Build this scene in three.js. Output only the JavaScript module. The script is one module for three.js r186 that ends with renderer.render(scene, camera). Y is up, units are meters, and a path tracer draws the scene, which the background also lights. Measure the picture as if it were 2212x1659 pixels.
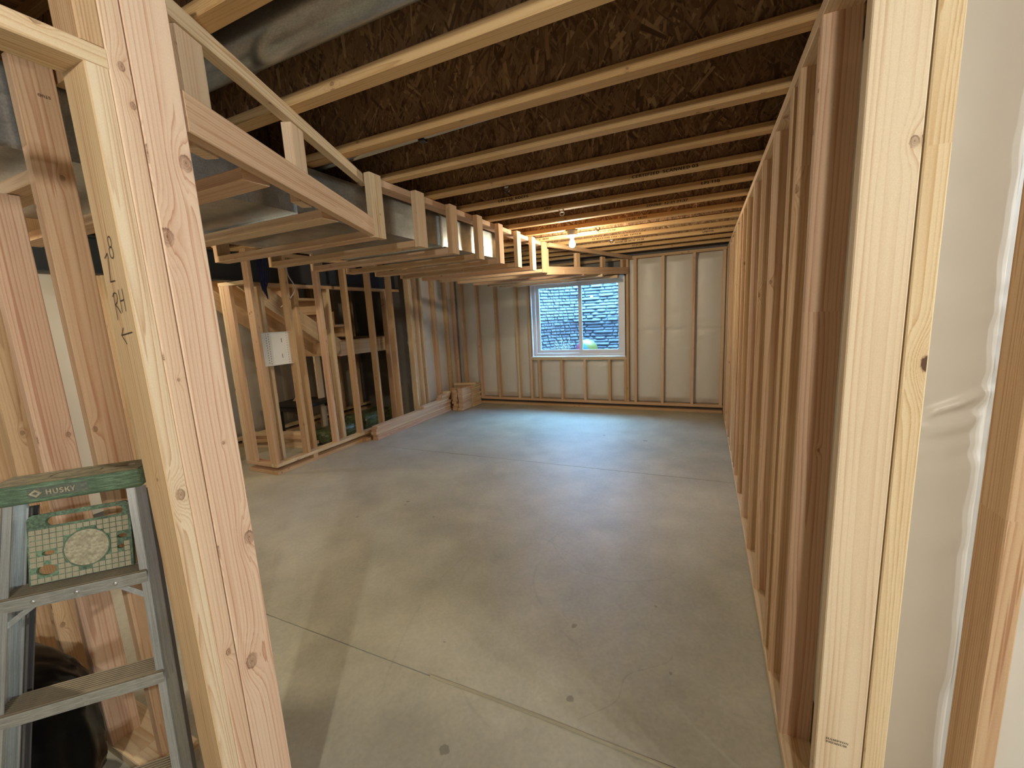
import * as THREE from 'three';
import { mergeGeometries, toCreasedNormals } from 'three/addons/utils/BufferGeometryUtils.js';
import { FontLoader } from 'three/addons/loaders/FontLoader.js';
import { TextGeometry } from 'three/addons/geometries/TextGeometry.js';
import { RoundedBoxGeometry } from 'three/addons/geometries/RoundedBoxGeometry.js';

// ---------------------------------------------------------------- camera, sky, exposure
const scene = new THREE.Scene();
const camera = new THREE.PerspectiveCamera(85.32, 2212 / 1659, 0.05, 60);
camera.rotation.order = 'YXZ';
camera.position.set(0, 1.524, 0);
camera.rotation.set(-0.16213, 0.43523, -0.05279);
scene.add(camera);
const renderer = new THREE.WebGLRenderer();
renderer.toneMapping = THREE.LinearToneMapping;
renderer.toneMappingExposure = 1.25;
renderer.shadowMap.enabled = true;
scene.background = new THREE.Color().setRGB(0.25, 0.53, 1.0);   // open daylight sky above the window well
scene.backgroundIntensity = 60.0;
const BULB = new THREE.Color().setRGB(1.0, 0.84, 0.60);          // filament bulbs
const BULBS = {
  room: { at: [-1.17, 2.30, -4.06], cd: 3.3 },
  passage: { at: [0.10, 2.30, 1.02], cd: 5.6, color: new THREE.Color().setRGB(1.0, 0.96, 0.86) },
  side: [0.0, 0.42, 0.84].map((z) => ({ at: [3.2, 2.30, z], cd: 5.8, color: new THREE.Color().setRGB(0.90, 0.97, 1.0) })),   // row of daylight bulbs in the room to the right
  utility: { at: [-3.10, 2.12, -0.42], cd: 3.4 },
  stairs: { at: [-5.0, 2.30, -2.3], cd: 1.3 },
};

// ---------------------------------------------------------------- helpers
let seed = 12345;
const rnd = () => { seed = (seed * 1664525 + 1013904223) >>> 0; return seed / 4294967296; };
const rr = (a, b) => a + (b - a) * rnd();
const hash = (x, y, s) => { let h = (x | 0) * 374761393 + (y | 0) * 668265263 + (s | 0) * 974711; h = (h ^ (h >>> 13)) >>> 0; h = Math.imul(h, 1274126177) >>> 0; return ((h ^ (h >>> 16)) >>> 0) / 4294967296; };
function vn(x, y, s = 0) {
  const xi = Math.floor(x), yi = Math.floor(y), fx = x - xi, fy = y - yi;
  const u = fx * fx * (3 - 2 * fx), v = fy * fy * (3 - 2 * fy);
  const a = hash(xi, yi, s), b = hash(xi + 1, yi, s), c = hash(xi, yi + 1, s), d = hash(xi + 1, yi + 1, s);
  return (a + (b - a) * u) * (1 - v) + (c + (d - c) * u) * v;
}
const fbm = (x, y, s, o = 4) => { let t = 0, a = 0.5, n = 0; for (let i = 0; i < o; i++) { t += a * vn(x, y, s + i * 17); n += a; x *= 2.03; y *= 2.03; a *= 0.5; } return t / n; };
const clamp = (x, a, b) => Math.min(b, Math.max(a, x));
const sstep = (a, b, x) => { const t = clamp((x - a) / (b - a), 0, 1); return t * t * (3 - 2 * t); };
function dataTex(w, h, data, srgb = true, rep = true) {
  const t = new THREE.DataTexture(data, w, h, THREE.RGBAFormat, THREE.UnsignedByteType);
  if (srgb) t.colorSpace = THREE.SRGBColorSpace;
  t.magFilter = THREE.LinearFilter; t.minFilter = THREE.LinearMipmapLinearFilter; t.generateMipmaps = true;
  t.wrapS = t.wrapT = rep ? THREE.RepeatWrapping : THREE.ClampToEdgeWrapping;
  t.needsUpdate = true; return t;
}
const names = new Map();
function numbered(n) { const k = names.get(n) ?? 0; names.set(n, k + 1); return k ? `${n}_${String(k).padStart(3, '0')}` : n; }
function thing(name, label, category, pos = [0, 0, 0], turn = 0, extra = {}) {
  const o = new THREE.Group(); o.name = numbered(name); o.position.set(...pos); o.rotation.y = turn;
  o.userData = { label, category, ...extra }; scene.add(o); return o;
}
const structure = (name, label, category) => thing(name, label, category, [0, 0, 0], 0, { kind: 'structure' });
function part(parent, name, geo, mat, pos, rot) {
  const m = new THREE.Mesh(geo, mat); m.name = name; m.castShadow = m.receiveShadow = true;
  if (pos) m.position.set(...pos);
  if (rot) m.rotation.set(...rot);
  parent.add(m); return m;
}
function single(name, geo, mat, label, category, pos, rot, group) {
  const m = part(scene, numbered(name), geo, mat, pos, rot); m.userData = { label, category }; if (group) m.userData.group = group; return m;
}
// box with uv in metres
function metreUv(g) {
  const p = g.attributes.position, n = g.attributes.normal, uv = g.attributes.uv;
  for (let i = 0; i < p.count; i++) {
    if (Math.abs(n.getX(i)) > 0.5) uv.setXY(i, p.getZ(i), p.getY(i)); else if (Math.abs(n.getY(i)) > 0.5) uv.setXY(i, p.getX(i), p.getZ(i)); else uv.setXY(i, p.getX(i), p.getY(i));
  }
  return g;
}
const ubox = (sx, sy, sz) => metreUv(new THREE.BoxGeometry(sx, sy, sz));
const at = (g, x, y, z) => g.translate(x, y, z);
function bx(x0, x1, y0, y1, z0, z1) { return metreUv(at(new THREE.BoxGeometry(Math.abs(x1 - x0), Math.abs(y1 - y0), Math.abs(z1 - z0)), (x0 + x1) / 2, (y0 + y1) / 2, (z0 + z1) / 2)); }

// ---------------------------------------------------------------- lumber: texture sheets and boards
// A sheet holds the four long faces of a board side by side: wide, edge, wide, edge (0.089 + 0.038 + 0.089 + 0.038 m) by 2.44 m.
const SHEET_W = 0.254, SHEET_H = 2.44, OFFS = [0, 0.089, 0.127, 0.216], WID = [0.089, 0.038, 0.089, 0.038];
function lumberSheet(s, tone, opt = {}) {
  const W = opt.w ?? 256, H = opt.h ?? 2048, data = new Uint8Array(W * H * 4);
  const [er, eg, eb] = tone.early, [lr, lg, lb] = tone.late;
  const faces = [0, 1, 2, 3].map((k) => ({ u0: WID[k] * (k % 2 ? hash(k, 1, s) * 3 - 1 : 0.25 + hash(k, 2, s) * 0.5), d: k % 2 ? 0.02 + 0.03 * hash(k, 3, s) : 0.004 + 0.02 * hash(k, 4, s), sp: (k % 2 ? 0.0028 : 0.0055) + 0.004 * hash(k, 5, s), kn: [] }));
  for (let k = 0; k < 4; k++) {
    if (opt.knots?.[k]) { faces[k].kn = opt.knots[k]; continue; }
    const n = k % 2 ? 2 : 3;
    for (let i = 0; i < n; i++) if (hash(i, k, s + 50) < 0.75) faces[k].kn.push([hash(i, k, s + 51) * WID[k], hash(i, k, s + 52) * SHEET_H, 0.003 + 0.007 * hash(i, k, s + 53) ** 2]);
  }
  for (let j = 0; j < H; j++) {
    const v = j / H * SHEET_H;
    const pre = faces.map((f, k) => ({ u: f.u0 + 0.03 * (vn(v * 0.7, k, s) - 0.5) + 0.006 * (vn(v * 3, k, s + 3) - 0.5), d: Math.max(0.0005, f.d + 0.022 * (vn(v * 0.9, k, s + 7) - 0.5)) }));
    for (let i = 0; i < W; i++) {
      const u = i / W * SHEET_W, k = u < 0.089 ? 0 : u < 0.127 ? 1 : u < 0.216 ? 2 : 3, f = faces[k], q = pre[k];
      const x = u - OFFS[k]; let r = Math.hypot(x - q.u, q.d), dark = 0, red = 0, core = 0;
      for (const [ku, kv, kr, pit = 0] of f.kn) {
        const dv = v - kv; if (Math.abs(dv) > kr * 16) continue;
        const du = x - ku, dd = Math.hypot(du, dv * 0.7) * (1 + 0.22 * (vn(du * 400 + 9, dv * 300, s + 23) - 0.5) + 0.1 * Math.sin(Math.atan2(dv, du) + ku * 90));
        r += kr * 2.1 * Math.exp(-(du * du + dv * dv * 0.2) / (kr * kr * 5)) * (x > q.u ? 1 : -1);
        if (dd < kr * 1.25) { const e = dd / kr; dark = Math.max(dark, (1 - sstep(0.85, 1.25, e)) * (0.26 + 0.5 * sstep(0.7, 0.98, e) * (1 - sstep(1, 1.25, e)) * (0.45 + 0.55 * Math.sin(Math.atan2(dv, du) + kv * 7)) + 0.09 * Math.sin(e * 20))); core = Math.max(core, 1 - sstep(0, 0.35, e)); if (pit) dark = Math.max(dark, pit * (1 - sstep(0.8, 1.05, e))); }
        red = Math.max(red, 0.4 * Math.exp(-dd * dd / (kr * kr * 5)));
      }
      const ph = r / f.sp + 0.25 * vn(x * 300, v * 6, s + 9), fr = ph - Math.floor(ph);
      let late = 0.95 * fr * fr * fr * (1 - sstep(0.92, 1, fr)) * (0.35 + 0.85 * hash(Math.floor(ph), k, s + 77));
      late += 0.10 * (vn(x * 900, v * 14, s + 11) - 0.5) + 0.30 * (vn(x * 40, v * 2.2, s + 13) - 0.45) + 0.5 * sstep(0.72, 0.9, vn(x * 70, v * 1.1, s + 19)) * vn(x * 200, v * 5, s + 21) + 0.14 * (vn(v * 1.3, k * 9, s + 15) - 0.5);
      late = clamp(late + red * 0.55, 0, 1.05);
      let R = er + (lr - er) * late, G = eg + (lg - eg) * late, B = eb + (lb - eb) * late;
      const dk = clamp(dark + core * 0.25, 0, 0.9); R *= 1 - dk * 0.62; G *= 1 - dk * 0.72; B *= 1 - dk * 0.78;
      if (opt.tint?.[k]) { R *= opt.tint[k][0]; G *= opt.tint[k][1]; B *= opt.tint[k][2]; }
      const gr = 1 + 0.05 * (hash(i, j, s) - 0.5); const o = (j * W + i) * 4;
      data[o] = clamp(R * gr, 0, 255); data[o + 1] = clamp(G * gr, 0, 255); data[o + 2] = clamp(B * gr, 0, 255); data[o + 3] = 255;
    }
  }
  return dataTex(W, H, data);
}
const TONES = [
  { early: [220, 193, 160], late: [186, 142, 104] }, { early: [213, 180, 146], late: [176, 127, 92] },
  { early: [221, 199, 163], late: [190, 151, 108] }, { early: [208, 176, 138], late: [168, 123, 86] },
  { early: [216, 184, 154], late: [180, 130, 100] }, { early: [203, 171, 131], late: [160, 118, 80] },
];
const wood = TONES.map((t, i) => new THREE.MeshStandardMaterial({ map: lumberSheet(100 + i * 31, t), roughness: 0.78 }));
const flangeWood = [{ early: [206, 170, 120], late: [168, 124, 76] }, { early: [198, 160, 108], late: [156, 112, 66] }].map((t, i) => new THREE.MeshStandardMaterial({ map: lumberSheet(500 + i * 37, t), roughness: 0.8 }));
const woodMat = (k) => wood[((k % wood.length) + wood.length) % wood.length];
// board: long axis 'x' | 'y' | 'z', eased edges; uv runs along the sheet
function boardGeo(sx, sy, sz, axis, vo = rnd() * 3, flip = 0, ease = 0.0025) {
  const L = axis === 'x' ? sx : axis === 'y' ? sy : sz;
  const [a, b] = axis === 'x' ? [sy, sz] : axis === 'y' ? [sz, sx] : [sx, sy];   // section (s, t), right handed with the long axis
  const e = Math.min(ease, a * 0.2, b * 0.2), P = [], N = [], U = [], I = [];
  const put = (s, t, l) => (axis === 'x' ? [l, s, t] : axis === 'y' ? [t, l, s] : [s, t, l]);
  const c = [[-a / 2 + e, -b / 2], [a / 2 - e, -b / 2], [a / 2, -b / 2 + e], [a / 2, b / 2 - e], [a / 2 - e, b / 2], [-a / 2 + e, b / 2], [-a / 2, b / 2 - e], [-a / 2, -b / 2 + e]];
  const norms = [[0, -1], [0.7071, -0.7071], [1, 0], [0.7071, 0.7071], [0, 1], [-0.7071, 0.7071], [-1, 0], [-0.7071, -0.7071]];
  const wideA = a >= b;   // sides 0 and 4 have length a, 2 and 6 length b
  for (let k = 0; k < 8; k++) {
    const p = c[k], q = c[(k + 1) % 8], n = put(...norms[k], 0);
    let u0, u1; const len = Math.hypot(q[0] - p[0], q[1] - p[1]);
    const strip = k === 0 ? (wideA ? 0 : 1) : k === 4 ? (wideA ? 2 : 3) : k === 2 ? (wideA ? 1 : 0) : k === 6 ? (wideA ? 3 : 2) : -1;
    if (strip >= 0) { const st = flip ? (strip + 2) % 4 : strip; u0 = OFFS[st] + 0.0008; u1 = u0 + Math.min(len, WID[st] - 0.0016) ; }
    else { u0 = 0.02 * k + 0.01; u1 = u0 + e; }
    const i0 = P.length / 3;
    for (const [pt, uu] of [[p, u0], [q, u1]]) for (const l of [-L / 2, L / 2]) { P.push(...put(pt[0], pt[1], l)); N.push(...n); U.push(uu / SHEET_W, (l + L / 2 + vo) / SHEET_H); }
    I.push(i0, i0 + 2, i0 + 1, i0 + 1, i0 + 2, i0 + 3);
  }
  for (const s of [-1, 1]) {
    const i0 = P.length / 3, n = put(0, 0, s);
    for (const [p, q] of c) { P.push(...put(p, q, s * L / 2)); N.push(...n); U.push((0.04 + p * 0.6) / SHEET_W, (vo + q * 0.3) / SHEET_H); }
    for (let k = 1; k < 7; k++) s > 0 ? I.push(i0, i0 + k, i0 + k + 1) : I.push(i0, i0 + k + 1, i0 + k);
  }
  const g = new THREE.BufferGeometry();
  g.setAttribute('position', new THREE.Float32BufferAttribute(P, 3)); g.setAttribute('normal', new THREE.Float32BufferAttribute(N, 3)); g.setAttribute('uv', new THREE.Float32BufferAttribute(U, 2)); g.setIndex(I);
  return g;
}
let boardCount = 0;
function board(parent, name, x0, x1, y0, y1, z0, z1, mat, axis, vo) {
  const s = [Math.abs(x1 - x0), Math.abs(y1 - y0), Math.abs(z1 - z0)];
  axis ??= s[0] >= s[1] && s[0] >= s[2] ? 'x' : s[1] >= s[2] ? 'y' : 'z';
  boardCount++;
  return part(parent, name, boardGeo(...s, axis, vo, rnd() < 0.5), mat ?? woodMat(Math.floor(rnd() * 97)), [(x0 + x1) / 2, (y0 + y1) / 2, (z0 + z1) / 2]);
}

// ---------------------------------------------------------------- other surfaces
function osbTex(s, N = 768) {   // 1.2 m square of pressed strands
  const c = document.createElement('canvas'); c.width = c.height = N; const g = c.getContext('2d');
  g.fillStyle = 'rgb(124,92,60)'; g.fillRect(0, 0, N, N);
  for (let i = 0; i < 5200; i++) {
    const x = hash(i, 1, s) * N, y = hash(i, 2, s) * N, l = (0.03 + 0.08 * hash(i, 3, s)) * N / 1.2, w = (0.004 + 0.016 * hash(i, 4, s) ** 2) * N / 1.2, a = (hash(i, 5, s) - 0.5) * 1.9 + Math.PI / 2, t = hash(i, 6, s);
    const base = t < 0.22 ? [104, 76, 52] : t < 0.7 ? [140, 108, 76] : t < 0.92 ? [160, 124, 86] : [184, 150, 112]; const j = 22 * (hash(i, 7, s) - 0.5);
    for (const ox of [-N, 0, N]) for (const oy of [-N, 0, N]) {
      if (x + ox < -90 || x + ox > N + 90 || y + oy < -90 || y + oy > N + 90) continue;
      g.save(); g.translate(x + ox, y + oy); g.rotate(a); g.fillStyle = `rgb(${base[0] + j | 0},${base[1] + j | 0},${base[2] + j | 0})`;
      g.beginPath(); g.moveTo(-l / 2, -w / 2); g.lineTo(l / 2 * 0.9, -w / 2 * 0.7); g.lineTo(l / 2, w / 2 * 0.6); g.lineTo(-l / 2 * 0.94, w / 2); g.closePath(); g.fill(); g.restore();
    }
  }
  const t = new THREE.CanvasTexture(c); t.colorSpace = THREE.SRGBColorSpace; t.wrapS = t.wrapT = THREE.RepeatWrapping; t.repeat.set(1 / 1.2, 1 / 1.2); return t;
}
const osbMap = osbTex(5);
const osb = new THREE.MeshStandardMaterial({ map: osbMap, bumpMap: osbMap, bumpScale: 0.0015, roughness: 0.85 });

function concreteTex(N, span, tones, s, marks) {
  const d = new Uint8Array(N * N * 4);
  for (let j = 0; j < N; j++) for (let i = 0; i < N; i++) {
    const x = i / N * span, y = j / N * span;
    let a = fbm(x * 0.8, y * 0.8, s, 5), b = fbm(x * 5, y * 5, s + 40, 4), c = fbm(x * 0.55 + 3, y * 0.55, s + 60, 3), f = vn(x * 90, y * 90, s + 80);
    let k = 0.86 + 0.26 * (a - 0.5) + 0.14 * (b - 0.5) + 0.05 * (f - 0.5);
    const warm = 30 * (c - 0.5);
    if (marks) k *= marks(x, y);
    const o = (j * N + i) * 4, n = 3 * (hash(i, j, s) - 0.5);
    d[o] = clamp((tones[0] + warm * 0.5) * k + n, 0, 255); d[o + 1] = clamp((tones[1] + warm * 0.25) * k + n, 0, 255); d[o + 2] = clamp((tones[2] - warm * 0.7) * k + n, 0, 255); d[o + 3] = 255;
  }
  return dataTex(N, N, d);
}
// marks that sit on the slab: trowel arcs, drips and paint specks, hairline cracks (floor metres: x + 5, z + 7)
const arcs = [[-0.25, -2.1, 1.05, 1.9, 3.6], [-0.15, -2.35, 0.78, 2.0, 4.4], [-0.5, -2.6, 0.42, 0.2, 2.9], [-1.2, -1.7, 0.8, 4.0, 5.6], [0.1, -1.9, 1.5, 2.6, 3.4]];
const spots = [[-2.28, -2.66, 0.022], [-2.26, -2.60, 0.013], [-0.555, -1.77, 0.02], [-0.46, -1.38, 0.018], [-0.82, -1.02, 0.024], [-1.1, -1.45, 0.008], [-0.2, -2.05, 0.01], [-0.6, -4.9, 0.03], [-1.1, -5.0, 0.02], [-1.9, -2.5, 0.012], [-0.1, -1.65, 0.01], [-2.5, -2.3, 0.014]];
const floorTex = concreteTex(2048, 7, [204, 200, 179], 3, (x, y) => {
  const X = x - 5, Z = y - 7; let k = 1;
  for (const [cx, cz, r, a0, a1] of arcs) { const dx = X - cx, dz = Z - cz, dd = Math.abs(Math.hypot(dx, dz) - r + 0.03 * (vn(X * 6, Z * 6, 5) - 0.5)); let a = Math.atan2(dz, dx); if (a < 0) a += 6.283; if (dd < 0.006 && a > a0 && a < a1 && vn(X * 4, Z * 4, 31) > 0.42) k *= 0.965; }
  for (const [sx, sz, r] of spots) { const e = Math.hypot(X - sx, Z - sz) + 0.01 * (vn(X * 90, Z * 90, 9) - 0.5); if (e < r * 0.75) k *= 0.80; }
  const cr = Math.abs(X + 0.25 + 0.25 * (vn(Z * 7, 2, 21) - 0.5) + 0.6 * (Z + 1.5)); if (cr < 0.003 && Z > -1.75 && Z < -1.3) k *= 0.93;
  return k;
});
floorTex.repeat.set(1 / 7, 1 / 7); floorTex.offset.set(5 / 7, 0);
const fineBump = (() => { const N = 512, d = new Uint8Array(N * N * 4); for (let j = 0; j < N; j++) for (let i = 0; i < N; i++) { const a = 255 * (0.6 * fbm(i / 40, j / 40, 7, 4) + 0.4 * hash(i >> 1, j >> 1, 3)); const o = (j * N + i) * 4; d[o] = d[o + 1] = d[o + 2] = a; d[o + 3] = 255; } const t = dataTex(N, N, d, false); t.repeat.set(2, 2); return t; })();
const concreteFloor = new THREE.MeshStandardMaterial({ map: floorTex, bumpMap: fineBump, bumpScale: 0.0008, roughness: 0.5 });
const wallConcreteTex = concreteTex(512, 4, [150, 146, 138], 33); wallConcreteTex.repeat.set(0.25, 0.25);
const concrete = new THREE.MeshStandardMaterial({ map: wallConcreteTex, roughness: 0.9 });
const blanketMat = new THREE.MeshStandardMaterial({ color: '#d6d2c8', roughness: 0.42, side: THREE.DoubleSide });
const greyBlanket = new THREE.MeshStandardMaterial({ color: '#a39c90', roughness: 0.6, side: THREE.DoubleSide });
const vinyl = new THREE.MeshStandardMaterial({ color: '#e6e7e6', roughness: 0.4 });
const glass = new THREE.MeshPhysicalMaterial({ color: '#f4fbfa', transmission: 1, thickness: 0, roughness: 0.0, ior: 1.45 });
function mottled(s, c0, amp, N = 256) { const d = new Uint8Array(N * N * 4); for (let j = 0; j < N; j++) for (let i = 0; i < N; i++) { const k = 1 + amp * (fbm(i / 30, j / 30, s, 4) - 0.5) + amp * 0.5 * (hash(i >> 1, j >> 1, s) - 0.5); const o = (j * N + i) * 4; for (let q = 0; q < 3; q++) d[o + q] = clamp(c0[q] * k, 0, 255); d[o + 3] = 255; } const t = dataTex(N, N, d); t.repeat.set(2, 2); return t; }
const galv = new THREE.MeshStandardMaterial({ map: mottled(4, [172, 178, 180], 0.25), metalness: 0.9, roughness: 0.33 });
const alu = new THREE.MeshStandardMaterial({ map: mottled(9, [176, 180, 178], 0.35), metalness: 0.75, roughness: 0.42 });
const steelPaint = new THREE.MeshStandardMaterial({ color: '#2b3138', roughness: 0.6 });
const blackPlastic = new THREE.MeshStandardMaterial({ color: '#17181a', roughness: 0.35 });
const darkMetal = new THREE.MeshStandardMaterial({ color: '#26251f', roughness: 0.6 });
const zinc = new THREE.MeshStandardMaterial({ color: '#b9bab6', metalness: 0.8, roughness: 0.35 });
const white = new THREE.MeshStandardMaterial({ color: '#e9e8e4', roughness: 0.5 });
const ink = (canvas) => { const t = new THREE.CanvasTexture(canvas); return new THREE.MeshStandardMaterial({ color: '#2a211a', roughness: 0.9, alphaMap: t, transparent: true, polygonOffset: true, polygonOffsetFactor: -2 }); };
function inkCanvas(w, h, draw) { const c = document.createElement('canvas'); c.width = w; c.height = h; const g = c.getContext('2d'); g.fillStyle = '#000'; g.fillRect(0, 0, w, h); g.fillStyle = g.strokeStyle = '#fff'; g.lineCap = g.lineJoin = 'round'; draw(g); return c; }

// insulation blanket: pillows between the studs; plane spanned by local x (width) and y, bulging along +z
function blanketGeo(x0, x1, y0, y1, pins, bulge, s, seam = 1.2, step = 0.02) {
  const nx = Math.ceil((x1 - x0) / step), ny = Math.ceil((y1 - y0) / step), g = new THREE.PlaneGeometry(x1 - x0, y1 - y0, nx, ny), p = g.attributes.position;
  g.translate((x0 + x1) / 2, (y0 + y1) / 2, 0);
  const ps = [x0, ...pins.filter((q) => q > x0 && q < x1), x1].sort((a, b) => a - b);
  for (let i = 0; i < p.count; i++) {
    const x = p.getX(i), y = p.getY(i); let k = 0; while (k < ps.length - 2 && x > ps[k + 1]) k++;
    const t = clamp((x - ps[k]) / (ps[k + 1] - ps[k]), 0, 1), w = Math.min(1, (ps[k + 1] - ps[k]) / 0.3);
    const pil = Math.pow(Math.sin(Math.PI * t), 0.55), vert = Math.min(1, (y - y0) / 0.08, (y1 - y) / 0.08);
    const sm = Math.exp(-((y - seam + 0.02 * (vn(x * 2, 3, s) - 0.5)) ** 2) / 0.0006), ed = 1 - Math.abs(2 * t - 1);
    let z = bulge * w * pil * Math.max(0, vert) - 0.012 * sm * w;
    z += 0.006 * (fbm(x * 5, y * 3, s, 3) - 0.5) + 0.013 * (vn(x * 3 + y * 9, y * 34 - x * 12, s + 5) - 0.5) * Math.exp(-Math.abs(y - seam) * 5) * (1.3 - ed) + 0.007 * (vn(x * 7 - y * 3, y * 11 + x * 5, s + 6) - 0.5) + 0.004 * (vn(x * 30, y * 4, s + 8) - 0.5) * (1 - ed);
    p.setZ(i, z);
  }
  g.computeVertexNormals(); return g;
}

// ================================================================ SETTING
const YJ = 2.30;   // underside of the joists
// floor: three slabs parted by saw cuts
{
  const f = structure('floor', 'bare grey concrete slab floor with saw-cut control joints', 'floor');
  part(f, 'footing', bx(-6.6, 4.9, -0.3, -0.022, -7.0, 3.5), concrete);
  for (const [z0, z1] of [[3.4, -1.258], [-1.263, -3.866], [-3.873, -6.9]]) part(f, 'slab', bx(-6.5, 4.8, -0.022, 0, z0, z1), concreteFloor);
  const pts = []; for (let i = 0; i <= 24; i++) { const x = -1.05 + i / 24 * 1.3; pts.push(new THREE.Vector3(x, -0.0005 + 0.001 * vn(x * 20, 1, 3), -1.2605 + 0.02 * Math.max(0, x + 0.5) + 0.004 * (vn(x * 5, 2, 8) - 0.5))); }
  const bead = new THREE.MeshStandardMaterial({ map: floorTex, color: '#efeae0', roughness: 0.8 });
  part(f, 'joint_filler', new THREE.TubeGeometry(new THREE.CatmullRomCurve3(pts), 60, 0.0075, 8), bead);
}
// ceiling: I-joists and subfloor
const joistZ = (k) => -1.222 - 0.4064 * k + 0.029;
{
  const c = structure('ceiling', 'open ceiling of wooden I-joists under a strand board subfloor', 'ceiling');
  part(c, 'subfloor', bx(-6.6, 4.8, 2.604, 2.64, -6.9, 3.5), osb);
  for (let k = -6; k <= 12; k++) {
    const z = joistZ(k), x0 = -6.45, x1 = z < -1.2 ? 0.41 : 4.6, j = new THREE.Group(); j.name = 'joist'; c.add(j);
    board(j, 'bottom_flange', x0, x1, YJ, YJ + 0.038, z - 0.029, z + 0.029, flangeWood[(k + 10) % 2]);
    board(j, 'top_flange', x0, x1, 2.566, 2.604, z - 0.029, z + 0.029, flangeWood[1]);
    let x = x0; const cuts = [x0]; x += rr(0.5, 1.6); while (x < x1 - 0.3) { cuts.push(x); x += rr(1.1, 2.0); } cuts.push(x1);
    for (let i = 0; i < cuts.length - 1; i++) {
      const g = ubox(cuts[i + 1] - cuts[i] - 0.006, 0.228, 0.0095), uv = g.attributes.uv, ox = rnd() * 3, oy = rnd() * 3;
      for (let q = 0; q < uv.count; q++) uv.setXY(q, uv.getX(q) + ox, uv.getY(q) + oy);
      part(j, 'web', g, osb, [(cuts[i] + cuts[i + 1]) / 2, 2.452, z]);
    }
    // mill printing on the lower flange
    const lines = { 3: [], 4: [['LPI 110  ROCFS', -1.15], ['CERTIFIED  SCANNED 03', -0.15]], 5: [['LPI 110', 0.05], ['CCF', -1.1]], 6: [['SOUND  12-21 21:37', -0.2]], 7: [['11-22  18:51', -0.5]], 8: [['C  0050', -1.55], ['12-17  21:33', -0.85]], 9: [['10  KCCF-FAR 1153 • CCMC 13112-R', -0.75]], 10: [['00500  12-20-17  21:30', -0.7], ['LPI 110', 0.05]], 11: [['12-21-30', -0.75]] }[k];
    for (const [txt, tx] of lines ?? []) {
      const w = txt.length * 0.026, cv = inkCanvas(Math.min(1024, 32 * txt.length), 48, (g) => { g.font = 'bold 40px sans-serif'; g.textBaseline = 'middle'; g.globalAlpha = 0.8; g.fillText(txt, 4, 25, 32 * txt.length - 8); });
      part(j, 'mill_print', new THREE.PlaneGeometry(w, 0.03), ink(cv), [tx, YJ + 0.019, z + 0.0296]);
    }
  }
}
// wall_far: concrete with the window opening, blanket, studs, plates
const ZF = -6.46;
{
  const w = structure('wall_far', 'stud wall with white insulation blankets around the window', 'wall');
  part(w, 'concrete', mergeGeometries([bx(-6.6, -2.6, 0, 2.604, -6.62, -6.85), bx(-1.08, 0.66, 0, 2.604, -6.62, -6.85), bx(-2.6, -1.08, 0, 0.815, -6.62, -6.85), bx(-2.6, -1.08, 2.045, 2.604, -6.62, -6.85)]), concrete);
  const studs = [-3.92, -3.61, -3.25, -2.87, -2.635, -1.045, -0.93, -0.545, -0.14, 0.235], low = [-2.49, -2.1, -1.715, -1.325];
  part(w, 'insulation_blanket', blanketGeo(-4.1, -2.6, 0.12, 2.25, studs, 0.05, 3), blanketMat, [0, 0, -6.565]);
  part(w, 'insulation_blanket', blanketGeo(-1.08, 0.27, 0.12, 2.25, studs, 0.055, 4), blanketMat, [0, 0, -6.565]);
  part(w, 'insulation_blanket', blanketGeo(-2.62, -1.06, 0.12, 0.80, low, 0.05, 6, 0.72), blanketMat, [0, 0, -6.565]);
  for (const x of studs) board(w, 'stud', x - 0.019, x + 0.019, 0.118, 2.25, ZF, ZF - 0.089);
  for (const x of low) board(w, 'cripple_stud', x - 0.019, x + 0.019, 0.118, 0.775, ZF, ZF - 0.089);
  board(w, 'sill_plate', -2.616, -1.064, 0.775, 0.813, ZF, ZF - 0.089);
  board(w, 'header', -2.616, -1.064, 2.05, 2.14, ZF, ZF - 0.089);
  board(w, 'trimmer_stud', -1.102, -1.066, 0.118, 0.775, ZF, ZF - 0.089);
  board(w, 'top_plate', -4.05, 0.26, 2.25, 2.288, ZF, ZF - 0.089, woodMat(5));
  board(w, 'bottom_plate', -4.05, 0.26, 0.08, 0.118, ZF, ZF - 0.089, woodMat(1));
  board(w, 'floor_plate', -4.05, 0.26, 0, 0.038, ZF, ZF - 0.089, woodMat(5));
}
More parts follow.
